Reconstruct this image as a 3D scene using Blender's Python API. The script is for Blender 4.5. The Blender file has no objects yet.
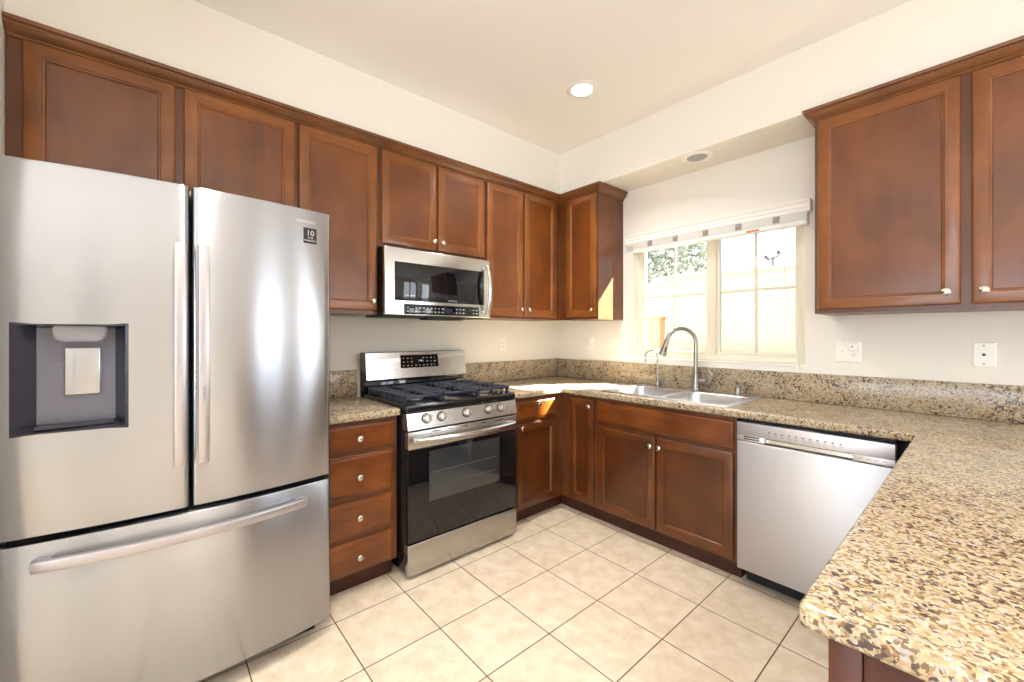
import bpy, bmesh, math, random
from mathutils import Vector, Matrix
random.seed(7)
S = bpy.context.scene
COL = S.collection

# ------------------------------------------------------------------ camera
cam_d = bpy.data.cameras.new('camera'); cam = bpy.data.objects.new('camera', cam_d); COL.objects.link(cam)
cam.location = (2.7024, -2.9351, 1.3107)
cam.rotation_euler = (math.radians(90), 0, math.radians(48.931))
cam_d.sensor_width = 36.0; cam_d.lens = 412.47/1024*36; cam_d.shift_y = -6.75/1024
cam_d.clip_start = 0.02
S.camera = cam

# ------------------------------------------------------------------ world, sun, exposure
W = bpy.data.worlds.new('sky'); S.world = W; W.use_nodes = True
bg = W.node_tree.nodes['Background']
bg.inputs[0].default_value = (0.80, 0.90, 1.0, 1); bg.inputs[1].default_value = 2.7
sun_d = bpy.data.lights.new('sun', 'SUN'); sun = bpy.data.objects.new('sun', sun_d); COL.objects.link(sun)
sun_d.energy = 170.0; sun_d.color = (1.0, 0.93, 0.80); sun_d.angle = math.radians(0.6)
sun.rotation_euler = Vector((-0.74, -1.0, -1.09)).to_track_quat('-Z', 'Y').to_euler()
sun.location = (4, 4, 5)
def area(name, loc, target, w, h, power, col=(1, 1, 1), spread=180):
    l = bpy.data.lights.new(name, 'AREA'); o = bpy.data.objects.new(name, l); COL.objects.link(o)
    l.shape = 'RECTANGLE'; l.size = w; l.size_y = h; l.energy = power; l.color = col; l.spread = math.radians(spread)
    o.location = loc; o.rotation_euler = (Vector(target)-Vector(loc)).to_track_quat('-Z', 'Y').to_euler()
    return o
# fill lamps added at the unseen dining-side openings, standing in for daylight
area('patio_door_fill', (4.65, 0.22, 1.1), (0.6, -2.6, 1.0), 0.85, 2.0, 45, (0.84, 0.92, 1.0))
area('side_door_fill', (6.42, -0.5, 1.2), (0, -2.2, 1.1), 0.85, 2.2, 30, (0.84, 0.92, 1.0))
area('rear_window_fill', (3.3, -6.8, 1.3), (2.6, 0, 1.2), 3.2, 1.8, 95, (0.84, 0.92, 1.0))
# large upward fill lamp added out of view, in place of a bounced flash
area('ceiling_bounce_fill', (3.2, -3.7, 1.9), (3.2, -3.7, 2.83), 3.0, 3.0, 32, (0.98, 0.98, 1.0), 120)
S.view_settings.view_transform = 'Standard'; S.view_settings.look = 'None'
S.view_settings.exposure = 0.17; S.view_settings.gamma = 1.0; S.view_settings.use_curve_mapping = False
S.cycles.use_denoising = True
S.cycles.max_bounces = 10; S.cycles.diffuse_bounces = 6; S.cycles.glossy_bounces = 5; S.cycles.transparent_max_bounces = 12
S.cycles.caustics_reflective = False; S.cycles.caustics_refractive = False
S.cycles.sample_clamp_indirect = 6.0

# ------------------------------------------------------------------ materials
def lin(r, g, b):
    f = lambda c: (c/255/12.92) if c/255 <= 0.04045 else ((c/255+0.055)/1.055)**2.4
    return (f(r), f(g), f(b), 1)
def newmat(name):
    m = bpy.data.materials.new(name); m.use_nodes = True
    return m, m.node_tree.nodes, m.node_tree.links, m.node_tree.nodes['Principled BSDF']
def plain(name, col, rough=0.5, metal=0.0, spec=0.5, coat=0.0, noise=0.0, nscale=30):
    m, N, L, P = newmat(name)
    P.inputs['Base Color'].default_value = col; P.inputs['Roughness'].default_value = rough
    P.inputs['Metallic'].default_value = metal; P.inputs['Specular IOR Level'].default_value = spec
    P.inputs['Coat Weight'].default_value = coat
    if noise:
        tc = N.new('ShaderNodeTexCoord'); n = N.new('ShaderNodeTexNoise'); n.inputs['Scale'].default_value = nscale
        L.new(tc.outputs['Object'], n.inputs['Vector'])
        b = N.new('ShaderNodeBump'); b.inputs['Strength'].default_value = noise; b.inputs['Distance'].default_value = 0.002
        L.new(n.outputs['Fac'], b.inputs['Height']); L.new(b.outputs['Normal'], P.inputs['Normal'])
    return m
def ramp(N, stops):
    r = N.new('ShaderNodeValToRGB'); e = r.color_ramp.elements
    while len(e) > 1: e.remove(e[-1])
    e[0].position, e[0].color = stops[0]
    for p, c in stops[1:]:
        x = e.new(p); x.color = c
    return r
def wood(name, dark, mid, light, scale, rough=0.32, coat=0.28):
    m, N, L, P = newmat(name)
    tc = N.new('ShaderNodeNewGeometry'); mp = N.new('ShaderNodeMapping'); mp.inputs['Scale'].default_value = scale
    L.new(tc.outputs['Position'], mp.inputs['Vector'])
    n = N.new('ShaderNodeTexNoise'); n.inputs['Scale'].default_value = 1.0; n.inputs['Detail'].default_value = 6; n.inputs['Roughness'].default_value = 0.6
    n.inputs['Distortion'].default_value = 0.6
    L.new(mp.outputs[0], n.inputs['Vector'])
    n2 = N.new('ShaderNodeTexNoise'); n2.inputs['Scale'].default_value = 5.0; n2.inputs['Detail'].default_value = 3
    L.new(tc.outputs['Position'], n2.inputs['Vector'])
    mx = N.new('ShaderNodeMix'); mx.inputs['Factor'].default_value = 0.6
    L.new(n.outputs['Fac'], mx.inputs[2]); L.new(n2.outputs['Fac'], mx.inputs[3])
    r = ramp(N, [(0.30, dark), (0.5, mid), (0.72, light)])
    L.new(mx.outputs[0], r.inputs['Fac']); L.new(r.outputs['Color'], P.inputs['Base Color'])
    P.inputs['Roughness'].default_value = rough; P.inputs['Coat Weight'].default_value = coat; P.inputs['Coat Roughness'].default_value = 0.16
    P.inputs['Specular IOR Level'].default_value = 0.4
    return m
wd, wm, wl = lin(94, 51, 18), lin(122, 70, 27), lin(145, 88, 37)
M = {}
M['wood_v'] = wood('stained_maple_vertical', wd, wm, wl, (26, 26, 2.2))
M['wood_h'] = wood('stained_maple_horizontal', wd, wm, wl, (2.2, 2.2, 26))
M['panel'] = wood('stained_maple_panel', lin(84, 43, 15), lin(105, 56, 20), lin(123, 69, 26), (9, 9, 1.5))
M['wood_box'] = wood('stained_cabinet_frame', lin(74, 40, 22), lin(94, 53, 29), lin(112, 67, 37), (24, 24, 2), 0.38, 0.15)
M['toe'] = wood('dark_toe_kick', lin(48, 22, 12), lin(60, 28, 14), lin(72, 34, 18), (2, 2, 24), 0.5, 0.0)
# drawers and base doors carry a redder, deeper stain
bd, bm_, bl = lin(66, 33, 9), lin(88, 44, 13), lin(112, 60, 19)
M['bwood_v'] = wood('base_stain_vertical', bd, bm_, bl, (24, 24, 2.2))
M['bwood_h'] = wood('base_stain_horizontal', bd, bm_, bl, (2.2, 2.2, 22))
M['bpanel'] = wood('base_stain_panel', lin(62, 29, 8), lin(78, 38, 11), lin(96, 49, 16), (9, 9, 1.5))
M['dwood'] = wood('drawer_front_stain', lin(78, 38, 10), lin(106, 54, 16), lin(136, 76, 25), (3, 3, 22))
M['ppanel'] = wood('peninsula_end_panel_stain', lin(62, 27, 17), lin(78, 36, 24), lin(92, 45, 30), (16, 16, 1.6), 0.4, 0.1)

M['wall'] = plain('cream_wall_paint', lin(238, 234, 226), 0.6, noise=0.10, nscale=140)
M['ceiling'] = plain('ceiling_paint', lin(246, 244, 240), 0.75, noise=0.2, nscale=90)
M['white'] = plain('white_trim', lin(246, 244, 240), 0.45)
M['vinyl'] = plain('almond_vinyl', lin(226, 220, 202), 0.4)
M['plate'] = plain('white_plastic_plate', lin(247, 244, 236), 0.35)
M['slot'] = plain('dark_slot', lin(60, 55, 50), 0.5)
M['black'] = plain('black_enamel', (0.008, 0.008, 0.010, 1), 0.15, spec=0.5, coat=0.3)
M['glass_black'] = plain('black_glass', (0.004, 0.004, 0.006, 1), 0.03, spec=0.5)
M['oven_window'] = plain('oven_window_glass', (0.028, 0.031, 0.034, 1), 0.05, spec=0.6)
M['black_matte'] = plain('black_plastic', (0.006, 0.006, 0.007, 1), 0.5)
M['iron'] = plain('cast_iron', (0.028, 0.034, 0.055, 1), 0.30, noise=0.2, nscale=200)
M['nickel'] = plain('brushed_nickel', lin(206, 202, 194), 0.24, 1.0)
M['chrome'] = plain('chrome', lin(222, 222, 222), 0.10, 1.0)
M['burner'] = plain('burner_alloy', lin(150, 150, 152), 0.4, 0.8)
M['knobplate'] = plain('satin_knob_metal', lin(196, 192, 184), 0.32, 0.9)
M['gasket'] = plain('dark_gasket', (0.012, 0.012, 0.014, 1), 0.6)
M['slate'] = plain('dispenser_plastic', lin(96, 96, 109), 0.35, 0.15)
M['slate_dark'] = plain('dispenser_dark_plastic', lin(44, 44, 56), 0.25, 0.2)
M['print_light'] = plain('printed_marks_pale', lin(190, 190, 195), 0.5)
M['print_grey'] = plain('printed_marks_grey', lin(120, 120, 125), 0.5)
M['amber'] = plain('orange_warning_label', lin(214, 120, 70), 0.5)
M['tape'] = plain('grey_clip_plastic', lin(150, 142, 134), 0.4)
M['display'] = plain('unlit_display', (0.02, 0.025, 0.05, 1), 0.1)
M['stucco'] = plain('beige_stucco', lin(172, 163, 148), 0.9, noise=0.5, nscale=60)
M['concrete'] = plain('outdoor_concrete', lin(140, 135, 128), 0.9, noise=0.4, nscale=30)
M['leaf'] = plain('tree_leaf', lin(104, 112, 106), 0.7)
M['bark'] = plain('tree_bark', lin(96, 78, 62), 0.9)
M['roofdark'] = plain('dark_shed_roof', lin(44, 42, 48), 0.8)
M['box_tan'] = plain('tan_planter_clay', lin(196, 160, 128), 0.8)

def steel(name, col, rough, aniso=0.6, streak=0.25, vert=False, radial='Z'):
    m, N, L, P = newmat(name)
    P.inputs['Base Color'].default_value = col; P.inputs['Metallic'].default_value = 1.0
    tc = N.new('ShaderNodeNewGeometry'); mp = N.new('ShaderNodeMapping')
    mp.inputs['Scale'].default_value = (2, 2, 260) if not vert else (400, 400, 3)
    L.new(tc.outputs['Position'], mp.inputs['Vector'])
    n = N.new('ShaderNodeTexNoise'); n.inputs['Scale'].default_value = 1.0; n.inputs['Detail'].default_value = 2
    L.new(mp.outputs[0], n.inputs['Vector'])
    mr = N.new('ShaderNodeMapRange'); mr.inputs['To Min'].default_value = rough*(1-streak); mr.inputs['To Max'].default_value = rough*(1+streak)
    L.new(n.outputs['Fac'], mr.inputs['Value']); L.new(mr.outputs[0], P.inputs['Roughness'])
    P.inputs['Anisotropic'].default_value = aniso
    P.inputs['Anisotropic Rotation'].default_value = 0.25
    tg = N.new('ShaderNodeTangent'); tg.direction_type = 'RADIAL'; tg.axis = radial
    L.new(tg.outputs[0], P.inputs['Tangent'])
    return m
M['fridge_steel'] = steel('fridge_brushed_steel', lin(172, 173, 178), 0.25, 0.97, 0.05)
M['steel'] = steel('appliance_steel', lin(205, 203, 200), 0.24, 0.6)
M['dw_steel'] = steel('dishwasher_steel', lin(206, 206, 210), 0.46, 0.5)
M['spout_grey'] = plain('smoky_plastic', lin(128, 128, 134), 0.10, 0.3)
M['tap'] = plain('satin_tap_nickel', lin(150, 147, 141), 0.28, 0.95)
M['handle'] = plain('satin_handle_steel', lin(182, 178, 182), 0.36, 0.85)
M['crown'] = wood('crown_stain', lin(84, 47, 22), lin(108, 64, 30), lin(128, 80, 39), (3, 3, 40))
M['sink_steel'] = plain('sink_steel', lin(226, 229, 233), 0.32, 1.0)

def granite():
    m, N, L, P = newmat('yellow_granite')
    g = N.new('ShaderNodeNewGeometry')
    wn = N.new('ShaderNodeTexNoise'); wn.inputs['Scale'].default_value = 60; wn.inputs['Detail'].default_value = 3
    L.new(g.outputs['Position'], wn.inputs['Vector'])
    wa = N.new('ShaderNodeVectorMath'); wa.operation = 'MULTIPLY_ADD'; wa.inputs[1].default_value = (0.016, 0.016, 0.016)
    L.new(wn.outputs['Color'], wa.inputs[0]); L.new(g.outputs['Position'], wa.inputs[2])
    def cells(scale):
        v = N.new('ShaderNodeTexVoronoi'); v.inputs['Scale'].default_value = scale; L.new(wa.outputs[0], v.inputs['Vector'])
        s_ = N.new('ShaderNodeSeparateColor'); L.new(v.outputs['Color'], s_.inputs[0]); return s_
    big = N.new('ShaderNodeTexNoise'); big.inputs['Scale'].default_value = 16; big.inputs['Detail'].default_value = 3
    L.new(g.outputs['Position'], big.inputs['Vector'])
    def biased(sock, amt):
        a = N.new('ShaderNodeMath'); a.operation = 'MULTIPLY_ADD'; a.inputs[1].default_value = amt
        L.new(big.outputs['Fac'], a.inputs[0]); L.new(sock, a.inputs[2])
        b = N.new('ShaderNodeMath'); b.operation = 'SUBTRACT'; b.inputs[1].default_value = amt*0.5; L.new(a.outputs[0], b.inputs[0]); return b.outputs[0]
    c1 = cells(185); c2 = cells(125)
    r0 = ramp(N, [(0.0, lin(140, 118, 92)), (0.22, lin(160, 139, 106)), (0.45, lin(176, 157, 125)), (0.7, lin(186, 173, 147)), (0.86, lin(175, 169, 160)), (1.0, lin(157, 152, 148))])
    L.new(c1.outputs[0], r0.inputs['Fac'])
    rb = ramp(N, [(0.80, (0, 0, 0, 1)), (0.84, (1, 1, 1, 1))]); L.new(biased(c1.outputs[1], 0.5), rb.inputs['Fac'])
    m1 = N.new('ShaderNodeMix'); m1.data_type = 'RGBA'; L.new(rb.outputs['Color'], m1.inputs['Factor']); L.new(r0.outputs['Color'], m1.inputs[6]); m1.inputs[7].default_value = lin(116, 93, 70)
    rd_ = ramp(N, [(0.89, (0, 0, 0, 1)), (0.96, (0.95, 0.95, 0.95, 1))]); L.new(biased(c2.outputs[2], 1.1), rd_.inputs['Fac'])
    m2 = N.new('ShaderNodeMix'); m2.data_type = 'RGBA'; L.new(rd_.outputs['Color'], m2.inputs['Factor']); L.new(m1.outputs[2], m2.inputs[6]); m2.inputs[7].default_value = lin(70, 58, 60)
    L.new(m2.outputs[2], P.inputs['Base Color'])
    P.inputs['Roughness'].default_value = 0.18; P.inputs['Specular IOR Level'].default_value = 0.4
    return m
M['granite'] = granite()

def tile_floor():
    m, N, L, P = newmat('beige_ceramic_tile')
    g = N.new('ShaderNodeNewGeometry'); sp = N.new('ShaderNodeSeparateXYZ'); L.new(g.outputs['Position'], sp.inputs[0])
    T = 0.3421
    def dist(sock, off):
        a = N.new('ShaderNodeMath'); a.operation = 'ADD'; a.inputs[1].default_value = off; L.new(sock, a.inputs[0])
        b = N.new('ShaderNodeMath'); b.operation = 'PINGPONG'; b.inputs[1].default_value = T/2; L.new(a.outputs[0], b.inputs[0])
        f = N.new('ShaderNodeMath'); f.operation = 'FLOOR'
        d = N.new('ShaderNodeMath'); d.operation = 'DIVIDE'; d.inputs[1].default_value = T; L.new(a.outputs[0], d.inputs[0]); L.new(d.outputs[0], f.inputs[0])
        return b.outputs[0], f.outputs[0]
    dx, ix = dist(sp.outputs['X'], -0.7634+T*20); dy, iy = dist(sp.outputs['Y'], 0.5997+T*40)
    mn = N.new('ShaderNodeMath'); mn.operation = 'MINIMUM'; L.new(dx, mn.inputs[0]); L.new(dy, mn.inputs[1])
    gm = N.new('ShaderNodeMapRange'); gm.inputs['From Min'].default_value = 0.0016; gm.inputs['From Max'].default_value = 0.0032
    L.new(mn.outputs[0], gm.inputs['Value'])
    cb = N.new('ShaderNodeCombineXYZ'); L.new(ix, cb.inputs[0]); L.new(iy, cb.inputs[1])
    wn = N.new('ShaderNodeTexWhiteNoise'); L.new(cb.outputs[0], wn.inputs['Vector'])
    n = N.new('ShaderNodeTexNoise'); n.inputs['Scale'].default_value = 13; n.inputs['Detail'].default_value = 7; n.inputs['Roughness'].default_value = 0.62
    va = N.new('ShaderNodeVectorMath'); va.operation = 'MULTIPLY_ADD'; va.inputs[1].default_value = (5, 5, 5)
    L.new(wn.outputs['Color'], va.inputs[0]); L.new(g.outputs['Position'], va.inputs[2]); L.new(va.outputs[0], n.inputs['Vector'])
    r = ramp(N, [(0.25, lin(208, 188, 162)), (0.45, lin(221, 203, 179)), (0.6, lin(229, 214, 193)), (0.8, lin(235, 223, 206))])
    L.new(n.outputs['Fac'], r.inputs['Fac'])
    mx = N.new('ShaderNodeMix'); mx.data_type = 'RGBA'; L.new(gm.outputs[0], mx.inputs['Factor'])
    mx.inputs[6].default_value = lin(92, 66, 48); L.new(r.outputs['Color'], mx.inputs[7])
    L.new(mx.outputs[2], P.inputs['Base Color'])
    rr = N.new('ShaderNodeMapRange'); rr.inputs['To Min'].default_value = 0.8; rr.inputs['To Max'].default_value = 0.24
    L.new(gm.outputs[0], rr.inputs['Value']); L.new(rr.outputs[0], P.inputs['Roughness'])
    bp = N.new('ShaderNodeBump'); bp.inputs['Distance'].default_value = 0.002; bp.inputs['Strength'].default_value = 0.6
    L.new(gm.outputs[0], bp.inputs['Height']); L.new(bp.outputs['Normal'], P.inputs['Normal'])
    return m
M['tile'] = tile_floor()

def pane_mat():
    m = bpy.data.materials.new('window_glass'); m.use_nodes = True; N, L = m.node_tree.nodes, m.node_tree.links
    N.clear(); o = N.new('ShaderNodeOutputMaterial'); mx = N.new('ShaderNodeMixShader'); t = N.new('ShaderNodeBsdfTransparent'); g = N.new('ShaderNodeBsdfGlossy')
    f = N.new('ShaderNodeLayerWeight'); f.inputs[0].default_value = 0.12; g.inputs['Roughness'].default_value = 0.02
    t.inputs[0].default_value = (0.96, 0.98, 0.97, 1)
    L.new(f.outputs['Facing'], mx.inputs[0]); L.new(t.outputs[0], mx.inputs[1]); L.new(g.outputs[0], mx.inputs[2]); L.new(mx.outputs[0], o.inputs[0])
    return m
M['pane'] = pane_mat()
def lamp_mat(name, col, s):
    m, N, L, P = newmat(name); P.inputs['Base Color'].default_value = col
    P.inputs['Emission Color'].default_value = col; P.inputs['Emission Strength'].default_value = s
    return m
M['lamp'] = lamp_mat('lit_lamp_lens', (1, 0.96, 0.9, 1), 9.0)

# ------------------------------------------------------------------ geometry helpers (x right, d away from the window wall, z up)
def V(x, d, z): return Vector((x, -d, z))
class B:
    def __init__(s): s.bm = bmesh.new()
    def _merge(s, b2, mi=0):
        me = bpy.data.meshes.new('tmp'); 
        for f in b2.faces: f.material_index = max(f.material_index, mi)
        b2.to_mesh(me); b2.free(); s.bm.from_mesh(me); bpy.data.meshes.remove(me); return s
    def box(s, x0, x1, d0, d1, z0, z1, bev=0.0, seg=2, mi=0):
        b = bmesh.new(); bmesh.ops.create_cube(b, size=1)
        for v in b.verts:
            v.co = V((x0+x1)/2+v.co.x*(x1-x0), (d0+d1)/2-v.co.y*abs(d1-d0), (z0+z1)/2+v.co.z*(z1-z0))
        if bev: bmesh.ops.bevel(b, geom=b.edges[:], offset=bev, segments=seg, affect='EDGES', profile=0.5)
        return s._merge(b, mi)
    def cyl(s, p0, p1, r0, r1=None, n=24, mi=0):
        r1 = r0 if r1 is None else r1
        return s.tube([p0, p1], [r0, r1], n, mi)
    def tube(s, pts, rs, n=12, mi=0, sx=1.0, up=None):
        if not isinstance(rs, (list, tuple)): rs = [rs]*len(pts)
        pts = [Vector(p) for p in pts]; b = bmesh.new(); rings = []
        prev = None
        for i, p in enumerate(pts):
            t = (pts[min(i+1, len(pts)-1)]-pts[max(i-1, 0)]).normalized()
            if up is not None: u = Vector(up)
            elif prev is None: u = Vector((0, 0, 1)) if abs(t.z) < 0.9 else Vector((1, 0, 0))
            else: u = prev
            a = (u-t*u.dot(t)).normalized(); c = t.cross(a); prev = a
            rings.append([b.verts.new(p+(a*math.cos(2*math.pi*k/n)*sx+c*math.sin(2*math.pi*k/n))*max(rs[i], 1e-5)) for k in range(n)])
        for i in range(len(rings)-1):
            for k in range(n): b.faces.new((rings[i][k], rings[i][(k+1) % n], rings[i+1][(k+1) % n], rings[i+1][k]))
        b.faces.new(rings[0][::-1]); b.faces.new(rings[-1])
        bmesh.ops.recalc_face_normals(b, faces=b.faces)
        return s._merge(b, mi)
    def lathe(s, prof, origin, axis, n=32, mi=0):       # prof: (radius, height along axis)
        axis = Vector(axis).normalized(); u = Vector((0, 0, 1)) if abs(axis.z) < 0.9 else Vector((1, 0, 0))
        a = (u-axis*u.dot(axis)).normalized(); c = axis.cross(a); b = bmesh.new(); rings = []
        for r, h in prof:
            rings.append([b.verts.new(Vector(origin)+axis*h+(a*math.cos(2*math.pi*k/n)+c*math.sin(2*math.pi*k/n))*max(r, 1e-5)) for k in range(n)])
        for i in range(len(rings)-1):
            for k in range(n): b.faces.new((rings[i][k], rings[i][(k+1) % n], rings[i+1][(k+1) % n], rings[i+1][k]))
        b.faces.new(rings[0][::-1]); b.faces.new(rings[-1])
        bmesh.ops.recalc_face_normals(b, faces=b.faces)
        return s._merge(b, mi)
    def prism(s, poly, ext, bev=0.0, mi=0):             # poly: list of 3D points, ext: extrusion vector
        b = bmesh.new(); vs = [b.verts.new(p) for p in poly]; f = b.faces.new(vs)
        r = bmesh.ops.extrude_face_region(b, geom=[f]); bmesh.ops.translate(b, vec=Vector(ext), verts=[v for v in r['geom'] if isinstance(v, bmesh.types.BMVert)])
        bmesh.ops.recalc_face_normals(b, faces=b.faces)
        if bev: bmesh.ops.bevel(b, geom=b.edges[:], offset=bev, segments=2, affect='EDGES')
        return s._merge(b, mi)
    def loops(s, O, U, Wv, Nn, w, h, prof, side_mi=(0, 0, 0, 0), fill_mi=0, back=True):
        """concentric rectangular loops; prof = (inset, height); sides: bottom, right, top, left"""
        b = bmesh.new(); rings = []
        for ins, t in prof:
            pts = [(ins, ins), (w-ins, ins), (w-ins, h-ins), (ins, h-ins)]
            rings.append([b.verts.new(O+U*p+Wv*q+Nn*t) for p, q in pts])
        for i in range(len(rings)-1):
            for k in range(4):
                f = b.faces.new((rings[i][k], rings[i][(k+1) % 4], rings[i+1][(k+1) % 4], rings[i+1][k])); f.material_index = side_mi[k]
        f = b.faces.new(rings[-1]); f.material_index = fill_mi
        if back: b.faces.new(rings[0][::-1])
        bmesh.ops.recalc_face_normals(b, faces=b.faces)
        return s._merge(b, 0)
    def sweep(s, path, offs, prof, mi=0):               # path: base points, offs: outward miter vectors, prof: (out, z)
        b = bmesh.new(); rings = []
        for p, o in zip(path, offs):
            rings.append([b.verts.new(Vector(p)+Vector(o)*q+Vector((0, 0, z))) for q, z in prof])
        n = len(prof)
        for i in range(len(rings)-1):
            for k in range(n): b.faces.new((rings[i][k], rings[i][(k+1) % n], rings[i+1][(k+1) % n], rings[i+1][k]))
        b.faces.new(rings[0][::-1]); b.faces.new(rings[-1])
        bmesh.ops.recalc_face_normals(b, faces=b.faces)
        return s._merge(b, mi)
WL = {}   # world location of every parented object's origin
def tag(o, label=None, cat=None, group=None, kind=None):
    if label: o['label'] = label
    if cat: o['category'] = cat
    if group: o['group'] = group
    if kind: o['kind'] = kind
    return o
def thing(name, loc, label, cat, group=None):
    o = bpy.data.objects.new(name, None); COL.objects.link(o); o.location = loc; o.empty_display_size = 0.05
    WL[o] = Vector(loc); return tag(o, label, cat, group)
def obj(name, b, mats, parent=None, origin=None, smooth=35, label=None):
    bm = b.bm if isinstance(b, B) else b
    org = WL[parent] if (parent is not None and origin is None) else Vector(origin or (0, 0, 0))
    bmesh.ops.translate(bm, vec=-org, verts=bm.verts)
    me = bpy.data.meshes.new(name); bm.to_mesh(me); bm.free()
    for m in (mats if isinstance(mats, (list, tuple)) else [mats]): me.materials.append(m)
    if smooth:
        me.polygons.foreach_set('use_smooth', [True]*len(me.polygons)); me.set_sharp_from_angle(angle=math.radians(smooth))
    o = bpy.data.objects.new(name, me); COL.objects.link(o)
    WL[o] = org
    if parent is not None:
        o.parent = parent; o.location = org-WL[parent]
    else: o.location = org
    if label: o['label'] = label
    return o
def struct(name, b, mats, smooth=None):
    o = obj(name, b, mats, smooth=smooth); o['kind'] = 'structure'; return o
def dup(root, loc, label=None):
    r = root.copy(); COL.objects.link(r); r.location = loc; WL[r] = Vector(loc)
    if label: r['label'] = label
    for ch in list(root.children):
        c = ch.copy(); COL.objects.link(c); c.parent = r
        for g in list(ch.children):
            e = g.copy(); COL.objects.link(e); e.parent = c
    return r
def text_bm(txt, size, O, U, Wv, Nn, depth=0.0006, align='CENTER'):
    c = bpy.data.curves.new('t', 'FONT'); c.body = txt; c.size = size; c.align_x = align; c.align_y = 'CENTER'; c.extrude = depth/2; c.resolution_u = 2
    t = bpy.data.objects.new('t', c); COL.objects.link(t); bpy.context.view_layer.update()
    me = bpy.data.meshes.new_from_object(t.evaluated_get(bpy.context.evaluated_depsgraph_get()))
    bpy.data.objects.remove(t); bpy.data.curves.remove(c)
    b = B(); b.bm.from_mesh(me); bpy.data.meshes.remove(me)
    for v in b.bm.verts: v.co = O+U*v.co.x+Wv*v.co.y+Nn*(v.co.z+depth/2)
    return b
X, Y, Z = Vector((1, 0, 0)), Vector((0, 1, 0)), Vector((0, 0, 1)); DD = Vector((0, -1, 0))

# ------------------------------------------------------------------ room shell
CH = 2.828; RX = 6.2; RD = 6.6; UD = 0.335; SZ = 2.478
struct('floor', B().box(-0.12, RX+0.1, -0.14, RD+0.1, -0.1, 0), M['tile'])
struct('ceiling', B().box(-0.12, RX+0.1, -0.14, RD+0.1, CH, CH+0.1), M['ceiling'])
struct('wall_left', B().box(-0.12, 0, -0.14, RD, 0, CH), M['wall'])
WX0, WX1, WZ0, WZ1 = 0.827, 1.995, 1.118, 2.10
def wall_holes(horizontal, a0, a1, t0, t1, holes):     # boxes around rectangular openings
    b = B(); cuts = sorted(set([a0, a1]+[h[0] for h in holes]+[h[1] for h in holes]))
    for p, q in zip(cuts[:-1], cuts[1:]):
        hs = [h for h in holes if h[0] <= p and q <= h[1]]
        spans = [(0, CH)] if not hs else [(0, hs[0][2]), (hs[0][3], CH)]
        for z0, z1 in spans:
            if z1-z0 < 1e-4: continue
            if horizontal: b.box(p, q, t0, t1, z0, z1)
            else: b.box(t0, t1, p, q, z0, z1)
    return b
struct('wall_window_side', wall_holes(True, 0, RX, -0.14, 0, [(WX0, WX1, WZ0, WZ1), (4.2, 5.1, 0.0, 2.12)]), M['wall'])
struct('wall_exterior_stucco', wall_holes(True, 0, RX, -0.16, -0.1401, [(WX0, WX1, WZ0, WZ1), (4.2, 5.1, 0.0, 2.12)]), M['stucco'])
struct('wall_right', wall_holes(False, -0.14, RD, RX, RX+0.1, [(0.08, 0.95, 0.0, 2.35), (4.35, 5.0, 0.0, 2.1)]), M['wall'])
struct('wall_rear', wall_holes(True, -0.12, RX+0.1, RD, RD+0.1, [(1.6, 5.0, 0.3, 2.25)]), M['wall'])
struct('wall_fridge_side', B().box(0, 1.05, 3.345, 3.47, 0, CH), M['wall'])
struct('wall_soffit_left', B().box(0, UD, 0, 3.345, SZ, CH), M['wall'])
struct('wall_soffit_window', B().box(UD, RX, 0, UD, SZ, CH), M['wall'])
b = B(); b.box(WX0-0.03, WX1+0.03, -0.02, 0.006, WZ0-0.03, WZ0); struct('trim_1', B().box(WX0, WX1, -0.075, 0.004, WZ0, WZ0+0.006, 0.002), M['white'])

# frames of the unseen dining-side openings, added to let light into the room
def frame_x(nm, d0, d1, z0, z1):
    b = B(); t = 0.05
    b.box(RX-0.01, RX+0.06, d0, d0+t, z0, z1); b.box(RX-0.01, RX+0.06, d1-t, d1, z0, z1); b.box(RX-0.01, RX+0.06, d0, d1, z1-t, z1)
    b.box(RX-0.01, RX+0.06, d0, d1, z0, z0+t); b.box(RX-0.01, RX+0.06, (d0+d1)/2-0.035, (d0+d1)/2+0.035, z0, z1)
    return struct(nm, b, M['white'])
frame_x('door_2', 0.08, 0.95, 0.0, 2.35)
b = B(); b.box(4.2, 4.28, -0.1, 0.01, 0, 2.12); b.box(5.02, 5.1, -0.1, 0.01, 0, 2.12); b.box(4.28, 5.02, -0.1, 0.01, 2.04, 2.12); struct('door_1', b, M['white'])
b = B(); b.box(1.6, 5.0, RD-0.01, RD+0.06, 0.3, 0.36); b.box(1.6, 5.0, RD-0.01, RD+0.06, 2.19, 2.25)
for x in (1.6, 2.70, 3.85, 4.94): b.box(x, x+0.06, RD-0.01, RD+0.06, 0.36, 2.19)
struct('window_3', b, M['white'])

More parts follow.
